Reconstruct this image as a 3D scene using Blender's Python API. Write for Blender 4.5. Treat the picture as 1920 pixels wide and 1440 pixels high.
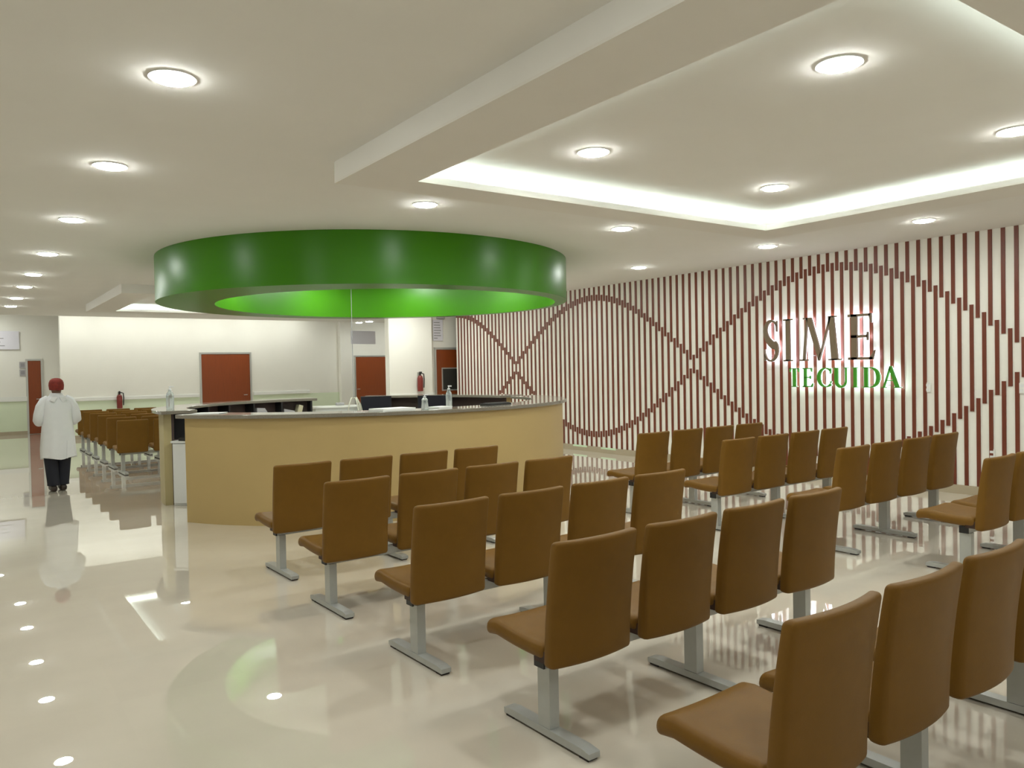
import bpy, bmesh, math, random
from mathutils import Vector, Matrix
random.seed(7)
PI = math.pi
for o in list(bpy.data.objects):
    bpy.data.objects.remove(o, do_unlink=True)
scene = bpy.context.scene
COL = scene.collection

# ------------------------------------------------------------------ camera
EYE = 1.60
def cam_axes(yaw, pitch, roll):
    f = Vector((math.sin(yaw)*math.cos(pitch), math.cos(yaw)*math.cos(pitch), -math.sin(pitch)))
    r = Vector((math.cos(yaw), -math.sin(yaw), 0)); d = f.cross(r)
    c, s = math.cos(roll), math.sin(roll)
    return c*r + s*d, -s*r + c*d, f
cr, cd, cf = cam_axes(math.radians(35.572), math.radians(1.126), math.radians(1.122))
cam = bpy.data.cameras.new('camera'); camo = bpy.data.objects.new('camera', cam); COL.objects.link(camo)
m = Matrix.Identity(4)
for i in range(3):
    m[i][0], m[i][1], m[i][2] = cr[i], -cd[i], -cf[i]
m[2][3] = EYE
camo.matrix_world = m
cam.sensor_fit = 'HORIZONTAL'; cam.sensor_width = 36.0; cam.lens = 1450.0/1920.0*36.0
cam.clip_start = 0.05; cam.clip_end = 200
scene.camera = camo

# ------------------------------------------------------------------ world and exposure
w = bpy.data.worlds.new('world'); scene.world = w; w.use_nodes = True
w.node_tree.nodes['Background'].inputs[0].default_value = (0.9, 0.95, 1, 1)
w.node_tree.nodes['Background'].inputs[1].default_value = 0.02
vs = scene.view_settings
vs.view_transform = 'Standard'; vs.look = 'None'; vs.exposure = 0.68; vs.gamma = 1.0; vs.use_curve_mapping = False
LAMP = 100.0      # radiance of a downlight lens
COVE = 18.0       # radiance of the cove led tape

# ------------------------------------------------------------------ materials
def lin(r, g, b):
    f = lambda c: (c/255/12.92) if c/255 <= .04045 else ((c/255+.055)/1.055)**2.4
    return (f(r), f(g), f(b), 1)
def mat(name, col, rough=.5, metal=0, spec=.5, noise=0, nscale=20, bump=0, bscale=200, coat=0, trans=0, emit=None, estr=0, stretch=None, ior=None):
    M = bpy.data.materials.new(name); M.use_nodes = True
    nt = M.node_tree; b = nt.nodes['Principled BSDF']
    b.inputs['Base Color'].default_value = col; b.inputs['Roughness'].default_value = rough
    b.inputs['Metallic'].default_value = metal; b.inputs['Specular IOR Level'].default_value = spec
    b.inputs['Coat Weight'].default_value = coat; b.inputs['Transmission Weight'].default_value = trans
    if ior: b.inputs['IOR'].default_value = ior
    if emit: b.inputs['Emission Color'].default_value = emit; b.inputs['Emission Strength'].default_value = estr
    tc = nt.nodes.new('ShaderNodeTexCoord'); src = tc.outputs['Object']
    if stretch:
        mp = nt.nodes.new('ShaderNodeMapping'); mp.inputs['Scale'].default_value = stretch
        nt.links.new(src, mp.inputs['Vector']); src = mp.outputs['Vector']
    if noise:
        n = nt.nodes.new('ShaderNodeTexNoise'); n.inputs['Scale'].default_value = nscale; n.inputs['Detail'].default_value = 5
        nt.links.new(src, n.inputs['Vector'])
        mx = nt.nodes.new('ShaderNodeMix'); mx.data_type = 'RGBA'
        lo = tuple(c*(1-noise) for c in col[:3])+(1,); hi = tuple(min(1, c*(1+noise)) for c in col[:3])+(1,)
        mx.inputs[6].default_value = lo; mx.inputs[7].default_value = hi
        nt.links.new(n.outputs['Fac'], mx.inputs[0]); nt.links.new(mx.outputs[2], b.inputs['Base Color'])
    if bump:
        n2 = nt.nodes.new('ShaderNodeTexNoise'); n2.inputs['Scale'].default_value = bscale; n2.inputs['Detail'].default_value = 3
        nt.links.new(src, n2.inputs['Vector'])
        bp = nt.nodes.new('ShaderNodeBump'); bp.inputs['Strength'].default_value = bump; bp.inputs['Distance'].default_value = .004
        nt.links.new(n2.outputs['Fac'], bp.inputs['Height']); nt.links.new(bp.outputs['Normal'], b.inputs['Normal'])
    return M

MT = {}
MT['ceil'] = mat('ceiling_paint', (.84, .82, .78, 1), .9, spec=.2, noise=.02, nscale=3)
MT['soffit'] = mat('soffit_paint', (.82, .79, .74, 1), .9, spec=.2, noise=.02, nscale=3)
MT['wall'] = mat('wall_paint', (.85, .83, .76, 1), .75, spec=.3, noise=.03, nscale=2)
MT['wallw'] = mat('slat_wall_paint', (.86, .84, .77, 1), .7, spec=.3, noise=.02, nscale=2)
MT['green_dado'] = mat('dado_paint', (.72, .80, .60, 1), .6, spec=.4, noise=.03, nscale=3)
MT['rail'] = mat('rail_white', (.82, .82, .78, 1), .45)
MT['base'] = mat('baseboard_tile', lin(176, 163, 140), .25, noise=.06, nscale=4)
MT['slat'] = mat('slat_wood', lin(110, 50, 28), .45, noise=.35, nscale=9, stretch=(6, 6, .6))
MT['door'] = mat('door_wood', lin(134, 62, 20), .4, noise=.18, nscale=6, stretch=(8, 8, .5))
MT['alu'] = mat('aluminium_frame', (.55, .55, .52, 1), .4, metal=.6)
MT['green'] = mat('green_gloss', (.044, .200, 0, 1), .33, spec=.30, noise=.04, nscale=2)
MT['leather'] = mat('brown_leatherette', lin(116, 82, 27), .5, spec=.2, noise=.10, nscale=14, bump=.12, bscale=260)
MT['leather_dark'] = mat('bracket_brown', lin(52, 28, 14), .6)
MT['silver'] = mat('silver_coated_steel', (.47, .48, .46, 1), .38, metal=.35, noise=.05, nscale=30)
MT['black'] = mat('black_plastic', (.012, .012, .013, 1), .45)
MT['rubber'] = mat('dark_rubber', (.03, .022, .02, 1), .7)
MT['tan'] = mat('tan_laminate', lin(188, 163, 110), .42, noise=.05, nscale=2.5, bump=.05, bscale=300)
MT['tanpale'] = mat('pale_tan_edge', lin(186, 172, 128), .45, noise=.04, nscale=5)
MT['purple'] = mat('dark_plum_laminate', lin(82, 66, 62), .5, noise=.12, nscale=6)
MT['granite'] = mat('grey_granite', lin(126, 120, 108), .12, noise=.4, nscale=120, spec=.7, coat=.3)
MT['white'] = mat('white_laminate', (.78, .79, .79, 1), .4)
MT['paper'] = mat('paper_white', (.82, .82, .80, 1), .8)
MT['papergrey'] = mat('paper_grey', (.42, .40, .41, 1), .8)
MT['manila'] = mat('manila', (.55, .50, .34, 1), .8)
MT['ink'] = mat('faded_ink', (.30, .29, .30, 1), .8)
MT['signw'] = mat('sign_white', (.74, .72, .78, 1), .4)
MT['bottle'] = mat('clear_plastic', (.80, .87, .88, 1), .12, trans=.75, ior=1.3)
MT['pumpw'] = mat('pump_white', (.8, .8, .8, 1), .4)
MT['red'] = mat('extinguisher_red', (.20, .025, .018, 1), .35)
MT['bronze'] = mat('bronze_letter', lin(120, 103, 82), .45, metal=0)
MT['letter_green'] = mat('green_letter', (.050, .300, .015, 1), .4)
MT['skin'] = mat('skin', (.22, .11, .07, 1), .55)
MT['coat'] = mat('lab_coat_cloth', (.78, .79, .81, 1), .85, noise=.04, nscale=8, bump=.25, bscale=14)
MT['trouser'] = mat('dark_trousers', (.012, .013, .022, 1), .85)
MT['shoe'] = mat('dark_shoes', (.035, .022, .016, 1), .5)
MT['cap'] = mat('red_cap', lin(128, 42, 32), .8, noise=.6, nscale=28)
MT['cable'] = mat('cream_cable', (.62, .60, .50, 1), .5)
MT['screen'] = mat('dark_screen', (.004, .004, .012, 1), .35)
MT['led'] = mat('led_tape', (1, 1, 1, 1), .5, emit=(.82, 1, .96, 1), estr=COVE)
MT['lens'] = mat('downlight_lens', (1, 1, 1, 1), .5, emit=(.955, 1, .955, 1), estr=LAMP)
MT['halo'] = mat('letter_led', (1, 1, 1, 1), .5, emit=(.78, .82, 1, 1), estr=5)
MT['halog'] = mat('letter_led_green', (1, 1, 1, 1), .5, emit=(.72, 1, .95, 1), estr=4.5)
MT['lens_dim'] = mat('slot_fill_lens', (1, 1, 1, 1), .5, emit=(.955, 1, .955, 1), estr=LAMP*.55)  # dimmer lens for the added lamps along the back wall
MT['trim'] = mat('lamp_trim', (.8, .8, .78, 1), .5)
MT['mesh_grey'] = mat('dark_mesh', (.03, .028, .022, 1), .6)
MT['palegreen'] = mat('pale_green_tape', (.62, .80, .55, 1), .5)

def floor_material():
    M = bpy.data.materials.new('polished_tile'); M.use_nodes = True
    nt = M.node_tree; N = nt.nodes; L = nt.links; b = N['Principled BSDF']
    tc = N.new('ShaderNodeTexCoord')
    br = N.new('ShaderNodeTexBrick'); br.offset = 0; br.inputs['Scale'].default_value = 1.0
    br.inputs['Brick Width'].default_value = .6; br.inputs['Row Height'].default_value = .6
    br.inputs['Mortar Size'].default_value = .0012; br.inputs['Mortar Smooth'].default_value = .2
    br.inputs['Color1'].default_value = (.75, .68, .57, 1); br.inputs['Color2'].default_value = (.73, .66, .555, 1)
    br.inputs['Mortar'].default_value = (.738, .668, .562, 1)
    L.new(tc.outputs['Object'], br.inputs['Vector'])
    n = N.new('ShaderNodeTexNoise'); n.inputs['Scale'].default_value = 2.2; n.inputs['Detail'].default_value = 6
    L.new(tc.outputs['Object'], n.inputs['Vector'])
    mx = N.new('ShaderNodeMix'); mx.data_type = 'RGBA'; mx.blend_type = 'MULTIPLY'; mx.inputs[0].default_value = .16
    L.new(br.outputs['Color'], mx.inputs[6]); L.new(n.outputs['Fac'], mx.inputs[7])
    L.new(mx.outputs[2], b.inputs['Base Color'])
    b.inputs['Roughness'].default_value = .004; b.inputs['Specular IOR Level'].default_value = .6; b.inputs['Coat Weight'].default_value = .6; b.inputs['Coat Roughness'].default_value = .004
    return M
MT['floor'] = floor_material()

# ------------------------------------------------------------------ mesh helpers
class MB:
    def __init__(s): s.v = []; s.f = []
    def add(s, vs_, fs):
        o = len(s.v); s.v += [tuple(p) for p in vs_]; s.f += [tuple(i+o for i in q) for q in fs]; return s
    def box(s, x0, x1, y0, y1, z0, z1):
        return s.add([(x0,y0,z0),(x1,y0,z0),(x1,y1,z0),(x0,y1,z0),(x0,y0,z1),(x1,y0,z1),(x1,y1,z1),(x0,y1,z1)],
                     [(0,3,2,1),(4,5,6,7),(0,1,5,4),(1,2,6,5),(2,3,7,6),(3,0,4,7)])
    def arc(s, cx, cy, r0, r1, a0, a1, z0, z1, n=48, close=False):
        vs_ = []; fs = []
        k = n if close else n+1
        for i in range(k):
            a = math.radians(a0+(a1-a0)*i/n); c, q = math.cos(a), math.sin(a)
            vs_ += [(cx+r0*c,cy+r0*q,z0),(cx+r1*c,cy+r1*q,z0),(cx+r1*c,cy+r1*q,z1),(cx+r0*c,cy+r0*q,z1)]
        for i in range(n):
            a = 4*i; b = 4*((i+1) % k)
            for j in range(4):
                j2 = (j+1) % 4; fs.append((a+j, b+j, b+j2, a+j2))
        if not close: fs += [(0,1,2,3), (4*n+3,4*n+2,4*n+1,4*n)]
        return s.add(vs_, fs)
    def tube(s, pts, rad, n=10, cap=True, flat=1.0):
        pts = [Vector(p) for p in pts]
        if not isinstance(rad, (list, tuple)): rad = [rad]*len(pts)
        vs_ = []; fs = []; up = Vector((0,0,1)); t0 = (pts[1]-pts[0]).normalized()
        u = t0.cross(up); u = u.normalized() if u.length > 1e-3 else Vector((1,0,0))
        for i, p in enumerate(pts):
            t = (pts[min(i+1,len(pts)-1)]-pts[max(i-1,0)]).normalized()
            u = (u-t*u.dot(t)).normalized(); v = t.cross(u)
            for k in range(n):
                a = 2*PI*k/n; vs_.append(p+(u*math.cos(a)+v*math.sin(a)*flat)*rad[i])
        for i in range(len(pts)-1):
            for k in range(n):
                k2 = (k+1) % n; fs.append((i*n+k, i*n+k2, (i+1)*n+k2, (i+1)*n+k))
        if cap: fs += [tuple(range(n))[::-1], tuple((len(pts)-1)*n+k for k in range(n))]
        return s.add(vs_, fs)
    def lathe(s, cx, cy, prof, n=20):
        vs_ = []; fs = []
        for r, z in prof:
            for k in range(n):
                a = 2*PI*k/n; vs_.append((cx+r*math.cos(a), cy+r*math.sin(a), z))
        for i in range(len(prof)-1):
            for k in range(n):
                k2 = (k+1) % n; fs.append((i*n+k, i*n+k2, (i+1)*n+k2, (i+1)*n+k))
        fs += [tuple(range(n))[::-1], tuple((len(prof)-1)*n+k for k in range(n))]
        return s.add(vs_, fs)
    def loft(s, secs, n=28, e=2.3):
        """secs: (z, half width, half depth, x centre, y centre)"""
        vs_ = []; fs = []
        for z, a, b, xc, yc in secs:
            for k in range(n):
                t = 2*PI*k/n; c, q = math.cos(t), math.sin(t)
                vs_.append((xc+a*math.copysign(abs(c)**(2/e), c), yc+b*math.copysign(abs(q)**(2/e), q), z))
        for i in range(len(secs)-1):
            for k in range(n):
                k2 = (k+1) % n; fs.append((i*n+k, i*n+k2, (i+1)*n+k2, (i+1)*n+k))
        fs += [tuple(range(n))[::-1], tuple((len(secs)-1)*n+k for k in range(n))]
        return s.add(vs_, fs)
    def prism(s, poly, y0, y1):
        """polygon in x,z extruded along y"""
        n = len(poly)
        vs_ = [(x,y0,z) for x, z in poly]+[(x,y1,z) for x, z in poly]
        fs = [tuple(range(n)), tuple(range(2*n-1, n-1, -1))]+[(i, n+i, n+(i+1) % n, (i+1) % n) for i in range(n)]
        return s.add(vs_, fs)
    def pad(s, w_, d_, h_, r, nu=12, nv=12, nt=4, fn=None):
        """rounded cushion centred on the origin, then deformed"""
        hx, hy, hz = w_/2, d_/2, h_/2; idx = {}; vs_ = []; fs = []
        rr = min(r, hx, hy, hz)
        def lines(h, n_):
            e = [-h, -h+rr*.2, -h+rr*.5, -h+rr]
            a, b = -h+rr, h-rr
            mid = [a+(b-a)*i/n_ for i in range(1, n_)] if b-a > 1e-6 else []
            out = e+mid+[-q for q in e[::-1]]
            return out if b-a > 1e-6 else e+[-q for q in e[::-1]][1:]
        lx, ly, lz = lines(hx, nu), lines(hy, nv), lines(hz, nt)
        nu, nv, nt = len(lx)-1, len(ly)-1, len(lz)-1
        def vid(i, j, k):
            key = (i, j, k)
            if key not in idx:
                p = Vector((lx[i], ly[j], lz[k]))
                q = Vector((max(-hx+rr, min(hx-rr, p.x)), max(-hy+rr, min(hy-rr, p.y)), max(-hz+rr, min(hz-rr, p.z))))
                dd = p-q
                if dd.length > 1e-9: p = q+dd.normalized()*rr
                idx[key] = len(vs_); vs_.append(fn(p) if fn else p)
            return idx[key]
        for i in range(nu):
            for j in range(nv):
                fs.append((vid(i,j,0),vid(i,j+1,0),vid(i+1,j+1,0),vid(i+1,j,0)))
                fs.append((vid(i,j,nt),vid(i+1,j,nt),vid(i+1,j+1,nt),vid(i,j+1,nt)))
        for i in range(nu):
            for k in range(nt):
                fs.append((vid(i,0,k),vid(i+1,0,k),vid(i+1,0,k+1),vid(i,0,k+1)))
                fs.append((vid(i,nv,k),vid(i,nv,k+1),vid(i+1,nv,k+1),vid(i+1,nv,k)))
        for j in range(nv):
            for k in range(nt):
                fs.append((vid(0,j,k),vid(0,j,k+1),vid(0,j+1,k+1),vid(0,j+1,k)))
                fs.append((vid(nu,j,k),vid(nu,j+1,k),vid(nu,j+1,k+1),vid(nu,j,k+1)))
        return s.add(vs_, fs)
    def mesh(s, name, smooth=0, fix=True):
        me = bpy.data.meshes.new(name); me.from_pydata(s.v, [], s.f)
        if fix:
            bm = bmesh.new(); bm.from_mesh(me); bmesh.ops.recalc_face_normals(bm, faces=bm.faces[:]); bm.to_mesh(me); bm.free()
        if smooth:
            for p in me.polygons: p.use_smooth = True
            try: me.set_sharp_from_angle(angle=math.radians(smooth))
            except Exception: pass
        me.update(); return me
def obj(name, me, material, parent=None, loc=None, rotz=None, smooth=0, bevel=0):
    if isinstance(me, MB): me = me.mesh(name, smooth)
    o = bpy.data.objects.new(name, me); COL.objects.link(o)
    if material is not None and not me.materials: me.materials.append(material)
    if parent: o.parent = parent
    if loc: o.location = loc
    if rotz is not None: o.rotation_euler = (0, 0, rotz)
    if bevel:
        b = o.modifiers.new('bevel', 'BEVEL'); b.width = bevel; b.segments = 2; b.limit_method = 'ANGLE'
    return o
def tag(o, label, cat, group=None):
    o['label'] = label; o['category'] = cat
    if group: o['group'] = group
    return o
def thing(name, label, cat, loc=(0,0,0), rotz=0, group=None):
    o = bpy.data.objects.new(name, None); COL.objects.link(o); o.empty_display_size = .1
    o.location = loc; o.rotation_euler = (0, 0, rotz)
    return tag(o, label, cat, group)
def struct(name, mb, material, label=None, smooth=0):
    o = obj(name, mb, material, smooth=smooth); o['kind'] = 'structure'
    if label: o['label'] = label
    return o
def copy_tree(o, parent=None):
    c = o.copy(); COL.objects.link(c); c.parent = parent
    for ch in list(o.children): copy_tree(ch, c)
    return c

# ------------------------------------------------------------------ room
ZC = 3.10; ZS = 2.948; XW = 9.72
YB = 22.7                    # back wall
K = YB/20.0                  # far things keep their bearing
struct('floor', MB().box(-2.4, 14, -3.4, 27.2, -.1, 0), MT['floor'], 'polished beige tile floor with mirror-like reflections')
struct('ceiling', MB().box(-2.4, 14, -3.4, 21.7, ZC, ZC+.12), MT['ceil'], 'flat warm white painted ceiling')
ZH = 3.42
struct('ceiling_back', MB().box(-2.4, 14, 21.7, 27.4, ZH, ZH+.12).box(-2.4, 14, 21.62, 21.7, ZC+.12, ZH+.12), MT['ceil'], 'added raised ceiling slot for fill lamps along the back wall')  # slot is added to hide the lamps that brighten the back wall

wr = struct('wall_right', MB().box(XW, XW+.2, -3.4, 15.85, 0, ZC), MT['wallw'], 'cream wall covered in vertical wooden slats')
obj('baseboard', MB().box(XW-.02, XW, -3.4, 15.85, 0, .107), MT['base'], wr)
PITCH = .1367; SW = .043; SD = .012
def lens_z(y):
    s_ = math.sin(PI*(y-3.60)/4.91)
    return 1.62+.085+1.195*abs(s_), 1.62-.085-1.195*abs(s_)
spans = []
k = 0
while True:
    y = 15.81-k*PITCH
    if y < -3.2: break
    zt, zb = lens_z(y)
    spans.append((y, min(zt-.055, ZC-.02), ZC-.002)); spans.append((y, .108, max(zb+.055, .13)))
    y2 = y-PITCH/2; zt, zb = lens_z(y2)
    spans.append((y2, zb-.055, zt+.055))
    k += 1
unit = MB().box(-SD, 0, -SW/2, SW/2, 0, 1).mesh('slat')
unit.materials.append(MT['slat'])
rest = MB()
for y, z0, z1 in spans:
    if y > 2.75:
        s_ = obj('slat', unit, MT['slat'], wr, (XW, y, z0)); s_.scale = (1, 1, z1-z0)
    else:
        rest.box(XW-SD, XW, y-SW/2, y+SW/2, z0, z1)
ro = obj('slat_run', rest, MT['slat'], wr); ro['kind'] = 'stuff'
for y0 in (11.15, 10.35, 9.2, 3.75, 3.2):
    obj('base_tape', MB().box(XW-.024, XW-.02, y0, y0+.40, .075, .109), MT['palegreen'], wr)

# back wall, side passage, right-hand pier and recess
wb = struct('wall_back', MB().box(2.12, 9.62, YB, YB+.25, 0, ZH), MT['wall'], 'long cream back wall')
obj('dado', MB().box(2.11, 5.47, YB-.012, YB, .1, .98).box(6.96, 9.62, YB-.012, YB, .1, .98), MT['green_dado'], wb)
obj('rail', MB().box(2.10, 5.46, YB-.045, YB, .98, 1.075), MT['rail'], wb, bevel=.01)
obj('rail', MB().box(6.97, 8.66, YB-.045, YB, .98, 1.075), MT['rail'], wb, bevel=.01)
obj('column', MB().box(9.62, 9.97, YB-.18, YB+.25, 0, ZH), MT['wall'], wb)
struct('baseboard_back', MB().box(2.11, 5.47, YB-.02, YB, 0, .1).box(6.96, 9.62, YB-.02, YB, 0, .1), MT['base'])
wp = struct('wall_pier', MB().box(8.01, 9.13, 16.0, 16.2, 0, ZC), MT['wall'], 'cream wall pier left of the slatted wall')
obj('rail', MB().box(8.0, 9.14, 15.965, 16.0, 1.0, 1.07), MT['rail'], wp, bevel=.008)
obj('recess_wall', MB().box(9.13, 10.4, 16.22, 16.42, 0, ZC), MT['wall'], wp)
obj('recess_rail', MB().box(9.13, 9.30, 16.19, 16.22, 1.0, 1.07), MT['rail'], wp)
wc = struct('wall_corridor', MB().box(9.0, 13.8, 25.0, 25.2, 0, ZH), MT['wall'], 'end wall of the far corridor')
obj('corridor_side', MB().box(13.6, 13.8, 16.4, 25.0, 0, ZH), MT['wall'], wc)
we = struct('wall_far_left', MB().box(-2.4, 3.2, 26.0, 26.2, 0, ZH), MT['wall'], 'wall at the end of the left corridor')
obj('dado', MB().box(-2.4, 1.56, 25.985, 26.0, .1, .95), MT['green_dado'], we)
obj('rail', MB().box(-2.4, 1.57, 25.95, 26.0, .95, 1.08), MT['rail'], we)
obj('side_return', MB().box(3.0, 3.2, 22.95, 26.0, 0, ZH), MT['wall'], we)
obj('base', MB().box(-2.4, 1.56, 25.97, 26.0, 0, .1), MT['base'], we)
struct('wall_left', MB().box(-2.4, -2.2, -3.4, 26.0, 0, ZH), MT['wall'])
struct('wall_front', MB().box(-2.2, 13.8, -3.4, -3.2, 0, ZC), MT['wall'])

# dropped ceiling trays with cove light
def tray(name, x0, x1, y0, y1, X0, X1, Y0, Y1, label):
    """inner opening x0..x1,y0..y1 ; outer box X0..X1,Y0..Y1"""
    t = struct(name, MB().box(X0, x0, Y0, Y1, ZS, ZS+.015).box(x1, X1, Y0, Y1, ZS, ZS+.015)
                     .box(x0, x1, Y0, y0, ZS, ZS+.015).box(x0, x1, y1, Y1, ZS, ZS+.015), MT['soffit'], label)
    b = .02
    fo = MB().box(X0, X0+b, Y0, Y1, ZS+.015, ZC).box(X1-b, X1, Y0, Y1, ZS+.015, ZC)
    fo.box(X0+b, X1-b, Y0, Y0+b, ZS+.015, ZC).box(X0+b, X1-b, Y1-b, Y1, ZS+.015, ZC)
    obj('fascia', fo, MT['ceil'], t)
    lp = MB().box(x0-b, x0, y0-b, y1+b, ZS+.015, ZS+.05).box(x1, x1+b, y0-b, y1+b, ZS+.015, ZS+.05)
    lp.box(x0, x1, y0-b, y0, ZS+.015, ZS+.05).box(x0, x1, y1, y1+b, ZS+.015, ZS+.05)
    obj('lip', lp, MT['ceil'], t)
    g = .10; wd = .028; z0, z1 = ZS+.016, ZS+.028
    for a in ((x0-g-wd, x0-g, y0-g, y1+g), (x1+g, x1+g+wd, y0-g, y1+g), (x0-g, x1+g, y0-g-wd, y0-g), (x0-g, x1+g, y1+g, y1+g+wd)):
        obj('led_tape', MB().box(*a, z0, z1), MT['led'], t)
    return t
tray('trim_1', 2.70, 6.69, 1.39, 4.88, 2.22, 7.17, .98, 5.23, 'dropped ceiling tray with white cove light over the seats')
tray('trim_2', 2.67, 6.69, 14.30, 17.74, 2.18, 7.17, 13.86, 18.15, 'dropped ceiling tray with white cove light near the back wall')

# ------------------------------------------------------------------ doors
def door(n, x0, x1, yw, h, label, fr=.05, handle=True, leafs=1, hx=None):
    d = struct('door_%d' % n, MB().box(x0-fr, x0, yw-.03, yw+.02, 0, h+fr).box(x1, x1+fr, yw-.03, yw+.02, 0, h+fr)
               .box(x0, x1, yw-.03, yw+.02, h, h+fr), MT['alu'], label)
    wv = (x1-x0)/leafs
    for i in range(leafs):
        lf = obj('door_leaf', MB().box(x0+i*wv+.003, x0+(i+1)*wv-.003, yw-.018, yw+.018, .01, h-.004), MT['door'], d, bevel=.004)
        if handle:
            xx = hx if hx is not None else (x1-.08 if i == 0 else x0+wv+.08)
            obj('door_handle', MB().tube([(xx, yw-.02, 1.0), (xx, yw-.06, 1.0), (xx-.10, yw-.06, 1.0)], .011, 8), MT['alu'], lf, smooth=50)
    return d
door(1, 5.54, 6.88, YB, 2.18, 'wide reddish brown door in the long back wall', hx=6.78)
door(2, 11.22, 12.5, 25.0, 2.12, 'dark reddish brown door at the end of the corridor', hx=11.34)
d3 = door(3, 9.36, 10.2, 16.22, 2.10, 'brown door with a louvre grille beside the slatted wall', handle=False)
g = obj('grille_frame', MB().box(9.50, 9.53, 16.19, 16.205, 1.10, 1.66).box(9.53, 10.05, 16.19, 16.205, 1.10, 1.13).box(9.53, 10.05, 16.19, 16.205, 1.63, 1.66).box(10.05, 10.08, 16.19, 16.205, 1.10, 1.66), MT['alu'], d3)
obj('grille_mesh', MB().box(9.53, 10.05, 16.196, 16.203, 1.13, 1.63), MT['mesh_grey'], d3)
door(4, 1.61, 1.93, 26.0, 2.10, 'narrow brown door at the end of the left corridor', hx=1.90)
gd = thing('glass_door', 'narrow grey framed glass door standing open by the corridor', 'door', (10.02, 23.2, 0))
obj('door_frame', MB().box(0, .04, 0, .05, 0, 2.12).box(.10, .15, .75, .80, 0, 2.12).box(0, .15, 0, .8, 2.10, 2.14), MT['alu'], gd)
obj('glass_pane', MB().box(.06, .068, .05, .75, .02, 2.1), MT['bottle'], gd)

# ------------------------------------------------------------------ ceiling downlights
def make_lamp():
    r = thing('ceiling_downlight', '', 'ceiling light')
    obj('trim_ring', MB().arc(0, 0, .100, .114, 0, 360, -.0065, 0, 32, True), MT['trim'], r, smooth=40)
    obj('lens', MB().lathe(0, 0, [(.0995, -.001), (.0995, -.009), (.092, -.015), (.070, -.020), (.04, -.023), (.015, -.024)], 32), MT['lens'], r, smooth=60)
    return r
proto = make_lamp(); used = False
ORD = ['nearest', 'second', 'third', 'fourth', 'fifth', 'sixth', 'seventh', 'farthest']
def lamp(x, y, label, group, z=ZC):
    global used
    o = proto if not used else copy_tree(proto)
    used = True
    o.location = (x, y, z); o['label'] = label; o['group'] = group
    return o
YL = [4.169, 6.139, 8.417, 10.869, 13.1, 14.935, 17.095]
for i, y in enumerate(YL):
    lamp(.917, y, 'recessed downlight in the left corridor line, %s from the camera' % ORD[i], 'corridor downlights')
lamp(.917, 19.05, 'recessed downlight in the left corridor line, farthest of all', 'corridor downlights')
lamp(3.466, 6.139, 'recessed downlight just beyond the cove tray corner, above the green ring', 'hall downlights')
lamp(5.899, 6.139, 'recessed downlight beyond the cove tray, between ring and slatted wall', 'hall downlights')
lamp(8.431, 6.139, 'recessed downlight near the slatted wall below the tray corner', 'hall downlights')
lamp(8.431, 8.417, 'recessed downlight near the slatted wall, closest to the green ring', 'hall downlights')
lamp(8.431, 4.169, 'recessed downlight near the slatted wall above the wall sign', 'hall downlights')
lamp(3.64, 2.21, 'largest downlight in the cove tray, nearest the camera', 'tray downlights')
lamp(3.64, 4.06, 'downlight at the left corner inside the cove tray', 'tray downlights')
lamp(5.69, 4.06, 'downlight at the far right corner inside the cove tray', 'tray downlights')
lamp(5.69, 2.21, 'downlight cut by the right picture edge inside the cove tray', 'tray downlights')
for x, y, nm in ((.917, 2.0, 'just above the camera'), (.917, -.3, 'behind the camera on the left'), (8.431, 2.0, 'by the slats right of the picture'), (8.431, -.3, 'by the slats behind the camera'), (3.466, -.9, 'behind the near tray, left one'), (5.9, -.9, 'behind the near tray, right one')):
    lamp(x, y, 'recessed downlight '+nm, 'rear downlights')
for x, y, nm in ((8.431, 10.87, 'nearest'), (8.431, 13.1, 'second'), (8.431, 15.1, 'farthest')):  # the farthest is an added unseen lamp that brightens the pier
    lamp(x, y, nm+' of three downlights behind the green ring by the slats', 'hidden downlights')
lamp(7.6, 15.1, 'added fill lamp behind the green ring left of the three by the slats', 'hidden downlights')  # added out of view to brighten the pier
for i, nm in enumerate(('right', 'back right', 'farthest', 'back left', 'left', 'front left', 'nearest', 'front right')):  # circle includes extra lamps added to brighten the ring's inner face
    lamp(5.0+1.8*math.cos(i*PI/4+.1), 10.0+1.8*math.sin(i*PI/4+.1), nm+' downlight of the partly added circle inside the green ring above the desk', 'ring downlights')
for x, y, nm in ((3.7, 15.1, 'near left'), (5.7, 15.1, 'near right'), (3.7, 16.9, 'far left'), (5.7, 16.9, 'far right')):
    lamp(x, y, nm+' downlight inside the far cove tray', 'far tray downlights')
lamp(10.03, 21.3, 'upper one of two downlights in the far corridor', 'far corridor downlights')
lamp(10.75, 23.6, 'lower one of two downlights in the far corridor', 'far corridor downlights', ZH-.2)
lamp(12.4, 23.6, 'downlight deep in the far corridor', 'far corridor downlights', ZH)
for x, y, nm in ((.7, 23.6, 'nearer'), (.5, 25.1, 'farther')):
    lamp(x, y, nm+' downlight in the left corridor beyond the back wall corner', 'left passage downlights', ZH)
for i, nm in enumerate(('first', 'second', 'third', 'fourth', 'fifth', 'sixth', 'seventh')):  # unseen lamps added to brighten the back wall
    o = lamp(1.3+1.12*i, 21.88, nm+' added fill lamp from the left in the slot along the back wall', 'slot fill lamps', ZH)
    for c in o.children:
        if c.name.startswith('lens'):
            c.material_slots[0].link = 'OBJECT'; c.material_slots[0].material = MT['lens_dim']

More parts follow.
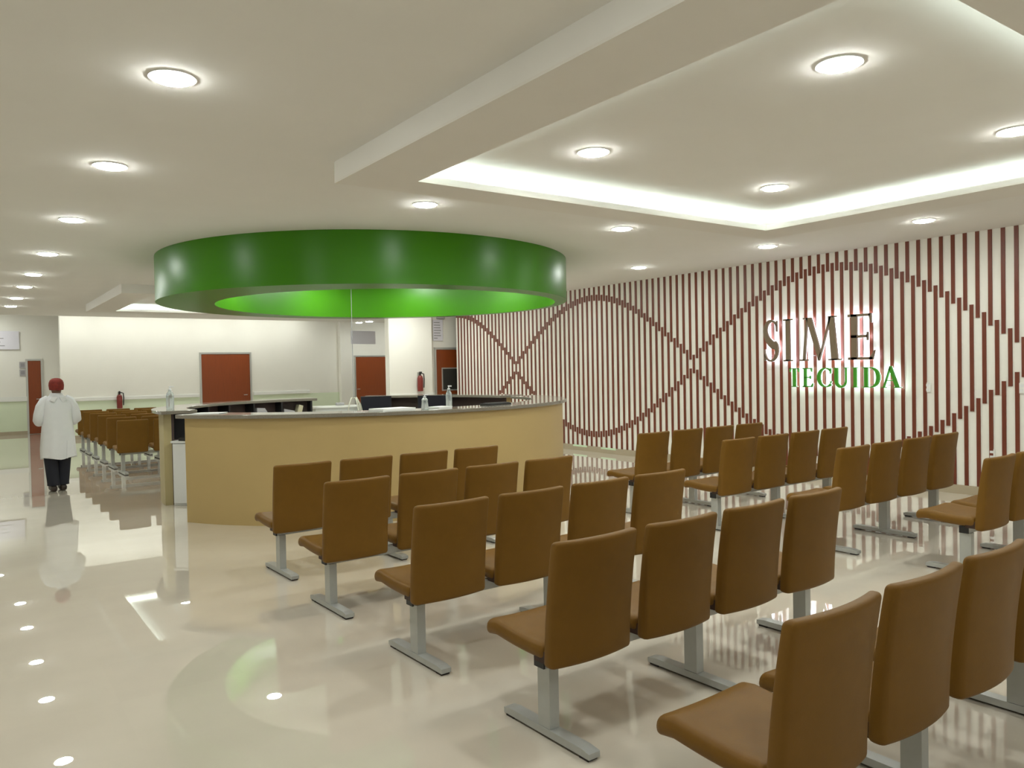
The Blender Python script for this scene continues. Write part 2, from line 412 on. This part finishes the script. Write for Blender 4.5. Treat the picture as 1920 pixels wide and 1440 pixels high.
# ------------------------------------------------------------------ green ceiling ring
rg = thing('ceiling_ring', 'large glossy green ring hung from the ceiling over the desk', 'ceiling ring', (4.737, 10.006, 0))
n = 128; ZB = 2.529; R0 = 2.751; hx, hy, R1 = .293, -.036, 2.34
mbo = MB(); vs_ = []; fs = []
for i in range(n):
    a = 2*PI*i/n; vs_ += [(R0*math.cos(a), R0*math.sin(a), ZC-.001), (R0*math.cos(a), R0*math.sin(a), ZB)]
for i in range(n):
    j = (i+1) % n; fs.append((2*i, 2*i+1, 2*j+1, 2*j))
mbo.add(vs_, fs); obj('outer_band', mbo, MT['green'], rg, smooth=60)
mbi = MB(); vs_ = []
for i in range(n):
    a = 2*PI*i/n; vs_ += [(hx+R1*math.cos(a), hy+R1*math.sin(a), ZC-.001), (hx+R1*math.cos(a), hy+R1*math.sin(a), ZB)]
mbi.add(vs_, [(2*i, 2*((i+1) % n), 2*((i+1) % n)+1, 2*i+1) for i in range(n)]); obj('inner_band', mbi, MT['green'], rg, smooth=60)
mbb = MB(); vs_ = []
for i in range(n):
    a = 2*PI*i/n; vs_ += [(R0*math.cos(a), R0*math.sin(a), ZB), (hx+R1*math.cos(a), hy+R1*math.sin(a), ZB)]
mbb.add(vs_, [(2*i, 2*i+1, 2*((i+1) % n)+1, 2*((i+1) % n)) for i in range(n)]); obj('underside', mbb, MT['green'], rg)

# ------------------------------------------------------------------ reception desk
CX, CY = 4.59, 10.24
dk = thing('reception_counter', 'curved tan reception counter with grey granite top facing the seats', 'counter', (CX, CY, 0))
obj('front_panel', MB().arc(0, 0, 2.83, 2.93, 207.2, 352, 0, 1.13, 96), MT['tan'], dk, smooth=40)
obj('countertop', MB().arc(0, 0, 2.50, 2.985, 205.6, 353, 1.131, 1.172, 96), MT['granite'], dk, smooth=40, bevel=.006)
obj('inner_panel', MB().arc(0, 0, 2.80, 2.829, 207.2, 352, 0, 1.13, 96), MT['purple'], dk, smooth=40)
obj('worktop', MB().arc(0, 0, 2.15, 2.799, 209, 350, .72, .755, 96), MT['white'], dk, smooth=40)
for a in (212, 245, 280, 315, 348):
    obj('support', MB().arc(0, 0, 2.25, 2.798, a-.5, a+.5, 0, .719, 1), MT['purple'], dk)
bl = thing('back_left_counter', 'curved rear counter with pigeonholes and granite top, left of the gate', 'counter', (CX, CY, 0))
obj('outer_panel', MB().arc(0, 0, 2.47, 2.56, 84, 180.6, 0, 1.13, 64), MT['tanpale'], bl, smooth=40)
obj('countertop', MB().arc(0, 0, 2.22, 2.645, 82.5, 186, 1.131, 1.172, 64), MT['granite'], bl, smooth=40, bevel=.006)
obj('inner_panel', MB().arc(0, 0, 2.44, 2.469, 84, 180.6, 0, 1.13, 64), MT['purple'], bl, smooth=40)
obj('worktop', MB().arc(0, 0, 1.85, 2.439, 86, 168, .72, .755, 64), MT['purple'], bl, smooth=40)
for a in (85, 98, 111, 124, 137, 150, 163):
    obj('divider', MB().arc(0, 0, 2.23, 2.438, a-.35, a+.35, .756, 1.13, 1), MT['black'], bl)
br_ = thing('back_right_counter', 'curved rear counter with granite top in front of the slatted wall', 'counter', (CX, CY, 0))
obj('outer_panel', MB().arc(0, 0, 2.76, 2.86, 4, 61.5, 0, 1.13, 48), MT['tan'], br_, smooth=40)
obj('countertop', MB().arc(0, 0, 2.52, 2.985, 1, 62.5, 1.131, 1.172, 48), MT['granite'], br_, smooth=40, bevel=.006)
obj('inner_panel', MB().arc(0, 0, 2.73, 2.759, 4, 61.5, 0, 1.13, 48), MT['purple'], br_, smooth=40)
obj('worktop', MB().arc(0, 0, 2.1, 2.729, 5, 63, .72, .755, 48), MT['purple'], br_, smooth=40)
def polar(r, a, z=0):
    return (CX+r*math.cos(math.radians(a)), CY+r*math.sin(math.radians(a)), z)
ga = thing('swing_gate', 'low white swing gate between the two rear counters', 'gate', polar(2.6, 73))
ga.rotation_euler.z = math.radians(73-90)
obj('gate_panel', MB().box(-.40, .40, -.02, .02, .12, .98), MT['white'], ga, bevel=.005)
obj('gate_rail', MB().box(-.42, .42, -.06, .06, .981, 1.02), MT['rail'], ga, bevel=.005)
obj('gate_post', MB().box(-.42, -.37, -.021, .03, 0, .98), MT['alu'], ga)
gb = thing('tape_dispenser', 'small grey dispenser resting on the white gate rail', 'dispenser', (ga.location.x+.05, ga.location.y, 1.0205))
obj('body', MB().pad(.14, .07, .05, .015, 6, 4, 4, lambda p: (p.x, p.y, p.z+.025)), MT['papergrey'], gb, smooth=50)
wcab = thing('white_cabinet', 'white cabinet end seen in the gap left of the counter', 'cabinet', (2.10, 10.13, 0), math.atan2(-.66, .75))
obj('body', MB().box(0, .62, .02, .26, 0, .77), MT['white'], wcab, bevel=.004)
obj('door', MB().box(.01, .60, -.0, .018, .03, .76), MT['white'], wcab, bevel=.003)
obj('top', MB().box(-.01, .63, -.01, .27, .771, .795), MT['white'], wcab, bevel=.003)
ph = thing('desk_phone', 'black desk phone on the white cabinet', 'phone', (2.30, 10.06, .7955), math.radians(30))
obj('base', MB().prism([(-.10, 0), (.10, 0), (.10, .10), (-.10, .04)], -.09, .09), MT['black'], ph, bevel=.006)
obj('handset', MB().tube([(-.07, -.06, .075), (0, -.06, .115), (.08, -.06, .135)], [.026, .018, .026], 10), MT['black'], ph, smooth=60)
obj('display', MB().prism([(.03, .083), (.095, .112), (.095, .19), (.03, .19)], -.01, .08), MT['black'], ph)

# monitors inside the desk
def monitor(label, loc, rz, tall=.32, wide=.52):
    t = thing('computer_monitor', label, 'monitor', loc, rz)
    obj('base', MB().lathe(0, 0, [(.11, 0), (.11, .012), (.03, .016)], 24), MT['black'], t, smooth=40)
    obj('stand', MB().box(-.03, .03, -.012, .012, .016, .12), MT['black'], t)
    obj('bezel', MB().box(-wide/2, wide/2, -.02, .02, .10, .10+tall), MT['black'], t, bevel=.006)
    obj('screen', MB().box(-wide/2+.015, wide/2-.015, -.0225, -.0205, .115, .085+tall), MT['screen'], t)
    return t
x, y, _ = polar(2.33, 57.5); monitor('black monitor with dangling cream cables at the gate end', (x, y, .7555), math.radians(-20))
x, y, _ = polar(2.36, 33); monitor('dark monitor between two bottles behind the counter', (x, y, .7555), math.radians(-45))
cd_ = thing('ceiling_cable', 'thin grey cable hanging from the ceiling to the desk', 'cable', (0, 0, 0))
x, y, _ = polar(1.95, 67)
obj('drop', MB().tube([(x, y, ZC), (x, y, 2.0), (x, y, 1.15)], .005, 6), MT['ink'], cd_)
for dx, dy, zz in ((.10, -.05, .80), (-.12, -.03, .82), (.16, .02, .86), (.05, -.08, .80)):
    pts = [(x, y, 1.16), (x+dx*.35, y+dy*.4, 1.17), (x+dx*.8, y+dy*.8, 1.05), (x+dx, y+dy, .93), (x+dx*.6, y+dy, zz)]
    obj('loop', MB().tube(pts, .011, 6), MT['cable'], cd_, smooth=60)
# things in the pigeonholes
bins = [(91.5, 'manila', 'cream folder leaning in the pigeonhole nearest the gate'), (104, 'papergrey', 'grey wedge of papers in the second pigeonhole from the gate'),
        (118, 'papergrey', 'stack of grey folders in the third pigeonhole from the gate'), (143, 'papergrey', 'grey document box in the pigeonhole left of centre')]
for i, (a, mm, lb) in enumerate(bins):
    x, y, _ = polar(2.32, a)
    t = thing('paper_stack', lb, 'papers', (x, y, .7555), math.radians(a-90), 'pigeonhole papers')
    if i == 0: obj('folder', MB().prism([(-.03, 0), (.05, 0), (.12, .30), (.05, .32)], -.08, .06), MT[mm], t); obj('sheet', MB().prism([(-.20, 0), (-.04, 0), (-.02, .22), (-.20, .26)], -.06, .06), MT['papergrey'], t)
    elif i == 1: obj('folder', MB().prism([(-.20, 0), (.14, 0), (-.06, .29), (-.20, .30)], -.07, .07), MT[mm], t)
    elif i == 2:
        for kk in range(4): obj('folder', MB().box(-.17, .15-.02*kk, -.08, .08, .052*kk+.001, .052*kk+.05), MT[mm if kk % 2 else 'paper'], t)
    else: obj('box', MB().box(-.14, .12, -.08, .08, 0, .27), MT[mm], t, bevel=.004); obj('lid', MB().box(-.145, .125, -.085, .085, .2705, .30), MT['papergrey'], t)
# loose paper on the granite
def sheet(label, r, a, wx, wy, rz, thick=.004):
    x, y, _ = polar(r, a); t = thing('paper_sheet', label, 'paper', (x, y, 1.1722), math.radians(rz), 'papers on the counter')
    obj('sheet', MB().box(-wx/2, wx/2, -wy/2, wy/2, 0, thick), MT['paper'], t)
    obj('second_sheet', MB().box(-wx/2+.01, wx/2+.015, -wy/2+.01, wy/2+.008, thick+.0002, thick*2), MT['paper'], t)
sheet('white papers at the left end of the counter top', 2.72, 210, .30, .22, -35)
sheet('white papers on the counter top left of the small bottle', 2.7, 254, .42, .28, 8, .012)
sheet('white papers on the counter top beside the tall bottle', 2.7, 265.9, .20, .18, 15, .01)
def bottle(label, r, a, h, rad, z=1.1722, wide=1.0):
    x, y, _ = polar(r, a); t = thing('pump_bottle', label, 'bottle', (x, y, z), 0, 'sanitizer bottles')
    obj('body', MB().lathe(0, 0, [(rad*.9, 0), (rad, .01), (rad*wide, h*.55), (rad*.85, h*.68), (rad*.38, h*.78), (rad*.38, h*.82)], 20), MT['bottle'], t, smooth=50)
    obj('cap', MB().lathe(0, 0, [(rad*.42, h*.8201), (rad*.42, h*.88), (rad*.15, h*.89), (rad*.15, h*.95)], 14), MT['pumpw'], t, smooth=40)
    obj('nozzle', MB().box(-rad*.25, rad*1.0, -rad*.22, rad*.22, h*.9501, h), MT['pumpw'], t, bevel=.003)
bottle('clear pump bottle standing on the left end of the rear counter', 2.42, 169, .29, .048)
bottle('short squat clear spray bottle on the front counter top', 2.72, 261.8, .16, .042, wide=.8)
bottle('tall clear pump bottle with white cap on the front counter top', 2.62, 269.3, .25, .036)
x, y, _ = polar(2.62, 285)
kb = thing('keyboard', 'black keyboard lying on the counter top toward the slats', 'keyboard', (x, y, 1.1722), math.radians(14))
obj('case', MB().box(-.21, .21, -.07, .07, 0, .018), MT['black'], kb, bevel=.004)
for rr in range(4):
    obj('key_row', MB().box(-.19, .19, -.058+rr*.03, -.034+rr*.03, .0182, .024), MT['rubber'], kb)

# ------------------------------------------------------------------ tandem benches
def back_fn(p):
    # p.x width, p.y thickness, p.z height (centred)
    v = p.z/.59+.5                                     # 0 bottom .. 1 top
    yc = -.150-.060*v**1.6                             # rises steeply, then leans back
    bow = .030*(p.x/.235)**2                           # sides curve forward
    th = 1.0-.22*v
    return (p.x*(1.0+.015*v), yc+bow+p.y*th, .350+.540*v)
def seat_fn(p):
    u = (p.y+.215)/.43                                 # 0 rear .. 1 front
    zc = .412+.026*u-.010*math.sin(u*PI)-.030*max(0, u-.8)/.2*max(0, u-.8)/.2
    dish = -.008*(1-(p.x/.24)**2)
    return (p.x*(1-.02*u), p.y+.118, zc+p.z+dish)
ME_BACK = MB().pad(.466, .062, .59, .022, 10, 2, 10, back_fn).mesh('backrest', 70)
ME_SEAT = MB().pad(.47, .435, .074, .033, 8, 8, 2, seat_fn).mesh('seat', 70)
for q in (ME_BACK, ME_SEAT): q.materials.append(MT['leather'])
ME_BR = MB().box(-.225, .225, -.115, -.03, .363, .415).box(-.14, .14, -.03, .18, .363, .378).mesh('seat_bracket'); ME_BR.materials.append(MT['leather_dark'])
ME_LEG = MB().box(-.026, .026, -.040, .040, .045, .3115).mesh('leg'); ME_LEG.materials.append(MT['silver'])
ME_FOOT = MB().prism([(-.29, .012), (.29, .012), (.29, .036), (.24, .044), (-.24, .044), (-.29, .036)], -.03, .03)
ME_FOOT.v = [(y_, x_, z_) for x_, y_, z_ in ME_FOOT.v]; ME_FOOT = ME_FOOT.mesh('foot'); ME_FOOT.materials.append(MT['silver'])
ME_GL = MB().box(-.026, .026, -.278, -.225, 0, .0118).box(-.026, .026, .225, .278, 0, .0118).box(-.027, .027, -.285, .285, .009, .0119).mesh('glide'); ME_GL.materials.append(MT['rubber'])
ME_BEAM = MB().box(-1.0, 1.0, -.032, .032, .312, .362).mesh('beam'); ME_BEAM.materials.append(MT['silver'])
ME_CAP = MB().box(-.010, 0, -.033, .033, .311, .363).mesh('end_cap'); ME_CAP.materials.append(MT['black'])
def make_bench():
    r = thing('tandem_bench', '', 'bench seating')
    for sx in (-.831, -.277, .277, .831):
        obj('seat', ME_SEAT, None, r, (sx, 0, 0)); obj('backrest', ME_BACK, None, r, (sx, 0, 0)); obj('seat_bracket', ME_BR, None, r, (sx, 0, 0))
    obj('beam', ME_BEAM, None, r)
    obj('end_cap', ME_CAP, None, r, (-1.0005, 0, 0)); c = obj('end_cap', ME_CAP, None, r, (1.0005, 0, 0)); c.scale.x = -1
    for sx in (-.96, 0, .96):
        l = obj('leg', ME_LEG, None, r, (sx, 0, 0))
        ft = obj('foot', ME_FOOT, None, l); obj('glide', ME_GL, None, l)
    return r
bench0 = make_bench(); bused = False
def bench(lx, ly, rot, label, group):
    """lx,ly: floor position of the left leg"""
    global bused
    o = bench0 if not bused else copy_tree(bench0)
    bused = True
    a = math.radians(rot)
    o.location = (lx+.96*math.cos(a), ly+.96*math.sin(a), 0); o.rotation_euler = (0, 0, a); o['label'] = label; o['group'] = group
L1 = 'brown four-seat bench of the left block, '
bench(2.06, 6.10, 1.5, L1+'row nearest the reception counter', 'left block benches')
bench(2.01, 4.96, 1.5, L1+'second row from the counter', 'left block benches')
bench(2.03, 3.78, 1.5, L1+'middle row', 'left block benches')
bench(2.05, 2.64, 1.3, L1+'second row from the camera', 'left block benches')
bench(1.94, 1.47, 1.0, L1+'row cut by the bottom picture edge', 'left block benches')
L2 = 'brown four-seat bench of the right block, '
bench(5.93, 6.05, 1.0, L2+'farthest row beside the slatted wall', 'right block benches')
bench(5.95, 4.95, 1.0, L2+'second row from the back', 'right block benches')
bench(6.02, 3.82, 1.0, L2+'row below the wall sign letters', 'right block benches')
bench(6.10, 2.72, 1.0, L2+'row cut by the right picture edge', 'right block benches')
L3 = 'brown four-seat bench of the far block behind the counter, '
for i, (yy, nm) in enumerate(((14.05, 'nearest row'), (15.1, 'second row'), (16.15, 'third row'), (17.2, 'fourth row'), (18.2, 'fifth row'), (19.1, 'row against the back wall'))):
    bench(2.16, yy, 1.0, L3+nm, 'far block benches')

# ------------------------------------------------------------------ wall sign
def stroke(pts, ws):
    """ribbon polygons along a polyline with given widths -> list of quads"""
    out = []; L_ = []; R_ = []
    for i, p in enumerate(pts):
        a = Vector(pts[max(i-1, 0)]); b = Vector(pts[min(i+1, len(pts)-1)]); t = (b-a).normalized(); nn = Vector((-t.y, t.x))
        L_.append(Vector(p)+nn*ws[i]/2); R_.append(Vector(p)-nn*ws[i]/2)
    return [L_+R_[::-1]]
def rect(x0, x1, z0, z1): return [[(x0, z0), (x1, z0), (x1, z1), (x0, z1)]]
def arcpts(cx, cz, rx, rz, a0, a1, n_=20): return [(cx+rx*math.cos(math.radians(a0+(a1-a0)*i/n_)), cz+rz*math.sin(math.radians(a0+(a1-a0)*i/n_))) for i in range(n_+1)]
def arcw(a0, a1, thin, thick, n_=20): return [thin+(thick-thin)*abs(math.cos(math.radians(a0+(a1-a0)*i/n_)))**1.5 for i in range(n_+1)]
t_, T_ = .05, .17
def glyph(ch):
    S = []
    if ch == 'I':
        S += rect(.10, .28, 0, 1)+rect(0, .38, 0, .035)+rect(0, .38, .965, 1)
    elif ch == 'E':
        S += rect(.09, .27, 0, 1)+rect(0, .66, .945, 1)+rect(.09, .58, .48, .54)+rect(0, .72, 0, .055)
        S += [[(.61, .96), (.66, .80), (.68, .80), (.68, 1), (.61, 1)], [(.55, .42), (.585, .42), (.585, .60), (.55, .60)], [(.62, .04), (.76, .20), (.78, .20), (.72, 0), (.62, 0)]]
    elif ch == 'T':
        S += rect(.24, .42, 0, 1)+rect(0, .66, .955, 1)+rect(.14, .52, 0, .035)+[[(0, 1), (.06, 1), (.03, .80), (0, .80)], [(.66, 1), (.60, 1), (.63, .80), (.66, .80)]]
    elif ch == 'M':
        S += [[(.10, 0), (.16, 0), (.27, 1), (.21, 1)], [(.21, 1), (.37, 1), (.66, .17), (.58, 0)], [(.57, 0), (.61, 0), (.98, 1), (.92, 1)], [(.88, 1), (1.04, 1), (1.16, 0), (.97, 0)]]
        S += rect(0, .26, 0, .035)+rect(.88, 1.25, 0, .035)+rect(.12, .26, .965, 1)+rect(1.0, 1.12, .965, 1)
    elif ch == 'S':
        pts = arcpts(.30, .745, .235, .235, 25, 190, 14)+[(.10, .62), (.16, .53), (.25, .46), (.34, .40)]+arcpts(.27, .255, .235, .235, 40, -160, 16)
        ws = [.05, .04, .04, .045, .05, .055, .06, .07, .085, .10, .11, .12, .13, .14, .145]+[.155, .17, .18, .18]+[.175, .17, .155, .14, .12, .10, .085, .07, .06, .05, .045, .04, .04, .04, .045, .05, .055]
        S += stroke(pts, ws)+[[(.49, .72), (.53, .72), (.52, .98), (.50, .98), (.485, .90)], [(.02, .30), (.045, .30), (.075, .08), (.05, .02), (.02, .02)]]
    elif ch == 'C':
        S += stroke(arcpts(.50, .5, .44, .475, 48, 312, 30), arcw(48, 312, .045, .18, 30))+[[(.75, .70), (.80, .70), (.81, .97), (.78, .97)], [(.75, .28), (.83, .30), (.80, .20)]]
    elif ch == 'U':
        pts = [(.18, 1), (.18, .5), (.18, .34)]+arcpts(.46, .34, .28, .31, 180, 360, 16)[1:]+[(.74, .6), (.74, 1)]
        ws = [.18, .18, .18]+[.18-.13*i/16 for i in range(1, 17)]+[.055, .055]
        S += stroke(pts, ws)+rect(0, .36, .965, 1)+rect(.62, .88, .965, 1)
    elif ch == 'D':
        S += rect(.10, .28, 0, 1)+rect(0, .45, .96, 1)+rect(0, .45, 0, .04)+stroke(arcpts(.42, .5, .42, .48, 90, -90, 24), arcw(90, -90, .045, .19, 24))
    elif ch == 'A':
        S += [[(.10, 0), (.16, 0), (.52, .95), (.47, 1.04)], [(.47, 1.04), (.55, 1.04), (.96, 0), (.77, 0), (.44, .90)], [(.24, .33), (.68, .33), (.67, .37), (.25, .37)]]
        S += rect(0, .27, 0, .035)+rect(.66, 1.05, 0, .035)
    return S
def glyph_mesh(name, ch, sx, sz, y0, y1, grow=0):
    mb = MB()
    for poly in glyph(ch):
        mb.prism([(p[0]*sx, p[1]*sz) for p in poly], y0, y1)
    return mb.mesh(name)
def wall_text(name, label, cat, y_left, z0, items, sxs, sz, mface, mled, depth=.035, off=.075):
    r = thing(name, label, cat, (XW-off, y_left, z0), -PI/2)
    for ch, x0, wd in items:
        nat = {'I': .38, 'E': .78, 'T': .66, 'M': 1.25, 'S': .53, 'C': .83, 'U': .88, 'D': .92, 'A': 1.05}[ch]
        s = wd/nat*sxs
        lt = obj('letter', glyph_mesh('letter_face', ch, s, sz, -depth, 0), mface, r, (x0*sxs, 0, 0))
        obj('letter_light', glyph_mesh('letter_light', ch, s, sz, .001, .006), mled, lt)
        pins = MB()
        for zz in (.12, .88): pins.box(wd*sxs*.30-.004, wd*sxs*.30+.004, .006, off-.001, zz*sz-.004, zz*sz+.004)
        obj('mount_pin', pins, MT['alu'], lt)
    return r
wall_text('wall_sign', 'large dark backlit lettering SIME on the slatted wall', 'sign', 7.08, 1.63,
          [('S', 0, .41), ('I', .60, .25), ('M', 1.06, 1.12), ('E', 2.36, .66)], .560, .60, MT['bronze'], MT['halo'])
wall_text('slogan_sign', 'smaller green backlit lettering TE CUIDA below the dark letters', 'sign', 6.65, 1.265,
          [('T', 0, .60), ('E', .88, .66), ('C', 1.85, .86), ('U', 2.83, .92), ('I', 4.0, .32), ('D', 4.60, .98), ('A', 5.66, 1.08)], .2365, .265, MT['letter_green'], MT['halog'])

# wall plates on the slatted wall
def plate(label, y, z, name='wall_socket'):
    t = thing(name, label, 'socket', (XW-.001, y, z), -PI/2, 'wall plates')
    obj('plate', MB().box(-.035, .035, -.010, 0, -.06, .06), MT['rail'], t, bevel=.003)
    for zz in (-.028, .028): obj('outlet', MB().box(-.018, .018, -.0125, -.0101, zz-.014, zz+.014), MT['white'], t)
plate('white wall socket right of the green lettering', 4.77, 1.27)
plate('white wall socket at the right picture edge', 3.735, 1.27)
plate('white wall socket low on the slatted wall', 4.05, .50)

# ------------------------------------------------------------------ signs and small wall things
def notice(name, label, loc, wv, hv, lines, rz=0, seedv=1):
    t = thing(name, label, 'notice', loc, rz)
    obj('board', MB().box(-wv/2, wv/2, -.012, 0, -hv/2, hv/2), MT['signw'], t, bevel=.002)
    rnd = random.Random(seedv)
    for i in range(lines):
        zz = hv/2-hv*(i+1)/(lines+1); ll = wv*rnd.uniform(.35, .75)
        obj('text_line', MB().box(-wv*.42, -wv*.42+ll, -.0135, -.0121, zz-hv*.02, zz+hv*.02), MT['ink'], t)
    return t
notice('wall_notice', 'white notice board with printed lines at the left picture edge', (.90, 25.97, 2.68), 1.05, .52, 4, 0, 3)
notice('hanging_sign', 'white hanging sign in the far corridor above the dark door', (10.60, 23.0, 2.70), .86, .42, 0, 0, 4)
notice('door_notice', 'white sheet of printed lines above the door with the grille', (9.42, 16.205, 2.56), .27, .50, 7, 0, 5)
for z, lb in ((1.98, 'upper dark square plate beside the left corridor door'), (1.76, 'lower dark square plate beside the left corridor door')):
    t = thing('wall_plate', lb, 'plate', (1.49, 25.99, z), 0, 'dark plates')
    obj('plate', MB().box(-.075, .075, -.015, 0, -.09, .09), MT['papergrey'], t, bevel=.004)
    obj('emblem', MB().box(-.045, .045, -.018, -.0151, -.05, .05), MT['ink'], t)
sd = thing('smoke_detector', 'small dark round detector above the printed sheet', 'detector', (9.50, 15.95, 2.86))
obj('cover', MB().lathe(0, .25, [(.10, -.02), (.11, 0), (.10, .03), (.05, .04)], 20), MT['papergrey'], sd, smooth=50)
def extinguisher(label, loc):
    t = thing('fire_extinguisher', label, 'extinguisher', loc)
    obj('cylinder', MB().lathe(0, -.09, [(.065, 0), (.068, .02), (.068, .30), (.05, .35), (.02, .37)], 20), MT['red'], t, smooth=50)
    obj('valve', MB().lathe(0, -.09, [(.022, .3701), (.024, .43)], 12).box(-.012, .012, -.16, -.06, .4301, .455), MT['black'], t)
    obj('hose', MB().tube([(.02, -.10, .42), (.09, -.10, .40), (.10, -.10, .28), (.09, -.10, .08)], .013, 8), MT['black'], t, smooth=60)
    obj('hook', MB().box(-.03, .03, -.03, 0, .30, .44), MT['alu'], t)
extinguisher('red fire extinguisher hung on the cream pier', (8.75, 16.0, 1.12))
extinguisher('red fire extinguisher on the back wall above the far benches', (3.43, YB-.046, .76))

# ------------------------------------------------------------------ person walking away
pe = thing('person', 'person in white lab coat and red cap walking away down the corridor', 'person', (1.12, 12.63, 0), math.radians(4))
sk = [  # name, pos, radius, parent
    ('pelvis', (0, 0, .84), .13, None), ('belly', (0, 0, 1.00), .125, 0), ('chest', (0, .01, 1.17), .13, 1), ('neckb', (0, 0, 1.325), .062, 2), ('neckt', (0, .012, 1.385), .052, 3),
    ('head1', (0, .022, 1.44), .080, 4), ('head2', (0, .018, 1.51), .080, 5), ('head3', (0, .012, 1.555), .045, 6),
    ('shL', (-.155, 0, 1.27), .062, 2), ('elL', (-.222, -.01, 1.02), .042, 8), ('wrL', (-.135, .23, 1.03), .028, 9), ('paL', (-.12, .30, 1.04), .034, 10),
    ('shR', (.155, 0, 1.27), .062, 2), ('elR', (.222, -.01, 1.02), .042, 12), ('wrR', (.135, .23, 1.03), .028, 13), ('paR', (.12, .30, 1.04), .034, 14),
    ('hipL', (-.085, 0, .78), .085, 0), ('knL', (-.09, .02, .45), .058, 16), ('anL', (-.075, -.02, .09), .040, 17), ('toL', (-.08, .11, .035), .032, 18),
    ('hipR', (.085, 0, .78), .085, 0), ('knR', (.075, .05, .45), .058, 20), ('anR', (.05, .03, .09), .040, 21), ('toR', (.05, .16, .035), .032, 22)]
for side, s in (('L', -1), ('R', 1)):
    base = 11 if s < 0 else 15
    for q, (dx, dz, ln) in enumerate(((-.030*s, .028, .045), (-.012*s, .030, .072), (.008*s, .028, .078), (.026*s, .022, .072), (.042*s, .012, .058))):
        px, py, pz = sk[base][1]
        i0 = len(sk); sk.append(('f', (px-dx*.9, py+.03, pz+dz*.6), .010, base)); sk.append(('f', (px-dx*1.0-.02*s, py+.03+ln*.5, pz+dz*.7), .009, i0)); sk.append(('f', (px-dx-.035*s, py+.03+ln*.75, pz+dz*.4-.015), .008, i0+1))
me = bpy.data.meshes.new('body'); me.from_pydata([q[1] for q in sk], [(i, q[3]) for i, q in enumerate(sk) if q[3] is not None], [])
body = bpy.data.objects.new('body', me); COL.objects.link(body); body.parent = pe
body.modifiers.new('skin', 'SKIN'); ss = body.modifiers.new('sub', 'SUBSURF'); ss.levels = 2; ss.render_levels = 2
if not me.skin_vertices:
    pass
else:
    for i, q in enumerate(sk): me.skin_vertices[0].data[i].radius = (q[2], q[2]); me.skin_vertices[0].data[i].use_root = (i == 0)
me.materials.append(MT['skin'])
coat = MB().loft([(.47, .222, .155, 0, 0), (.60, .218, .155, 0, 0), (.78, .208, .150, 0, 0), (.95, .190, .140, 0, 0), (1.10, .188, .138, 0, 0), (1.20, .190, .130, 0, 0), (1.265, .178, .115, 0, 0), (1.315, .140, .095, 0, 0), (1.35, .088, .078, 0, 0), (1.385, .070, .068, 0, .005)], 48, 2.4)
cv = []
for (x, y, z) in coat.v:
    a = math.atan2(y, x); fl = max(0, (1.0-z)/.53)
    k_ = 1+.035*fl*math.sin(a*9+1.3)+.012*math.sin(z*23+a*3)
    cv.append((x*k_+.006*math.sin(z*17), y*k_, z-(.02*math.sin(a*3) if z < .5 else 0)))
coat.v = cv
co = obj('lab_coat', coat, MT['coat'], pe, smooth=70)
for s in (-1, 1):
    obj('sleeve', MB().tube([(.10*s, 0, 1.315), (.15*s, 0, 1.275), (.195*s, -.005, 1.19), (.225*s, -.012, 1.08), (.232*s, -.005, 1.01), (.215*s, .06, .985), (.18*s, .15, 1.0), (.14*s, .225, 1.03)], [.05, .066, .072, .070, .070, .066, .060, .052], 16), MT['coat'], co, smooth=70)
    obj('collar', MB().prism([(.01*s, 1.33), (.075*s, 1.335), (.11*s, 1.29), (.05*s, 1.255)], -.128, -.108), MT['coat'], co)
obj('vent_flap', MB().prism([(.075, .465), (.09, .465), (.09, .72), (.085, .72)], -.172, -.160), MT['coat'], co)
tr = MB()
for s, kx, ky, ax, ay in ((-1, -.09, .02, -.075, -.02), (1, .075, .05, .05, .03)):
    tr.tube([(s*.08, 0, .82), (s*.088, .005, .70), (s*.09, .01, .58), (kx, ky, .45), (kx*.6+ax*.4, ky*.6+ay*.4, .30), (ax, ay, .13), (ax, ay, .085)], [.10, .10, .095, .088, .082, .078, .078], 16)
obj('trousers', tr, MT['trouser'], pe, smooth=70)
for ax, ay in ((-.075, -.02), (.05, .03)):
    obj('shoe', MB().pad(.095, .27, .085, .035, 8, 12, 6, lambda p, ax=ax, ay=ay: (ax+p.x*(1-.15*abs(p.y)/.13), ay+.055+p.y, .0435+p.z*(1-.25*max(0, p.y)/.13)-max(0, p.y)/.13*.012*0)), MT['shoe'], pe, smooth=70)
cap = MB()
prof = [(.0925, 1.425), (.100, 1.45), (.104, 1.49), (.100, 1.53), (.085, 1.565), (.055, 1.588), (.02, 1.597)]
cap.lathe(0, .008, prof, 28); cap.v = [(x*.92, (y-.008)*1.06+.008+(0.02 if z < 1.44 and y > 0 else 0), z+(.05*max(0, y)/.1 if z < 1.46 else 0)) for x, y, z in cap.v]
cp = obj('cap', cap, MT['cap'], pe, smooth=70)
obj('cap_tie', MB().tube([(-.03, -.105, 1.435), (0, -.112, 1.43), (.03, -.105, 1.435)], [.012, .016, .012], 8), MT['cap'], cp, smooth=70)
nose = MB().pad(.03, .03, .045, .012, 4, 4, 4, lambda p: (p.x, p.y+.108, p.z+1.462))
obj('nose', nose, MT['skin'], pe, smooth=70)
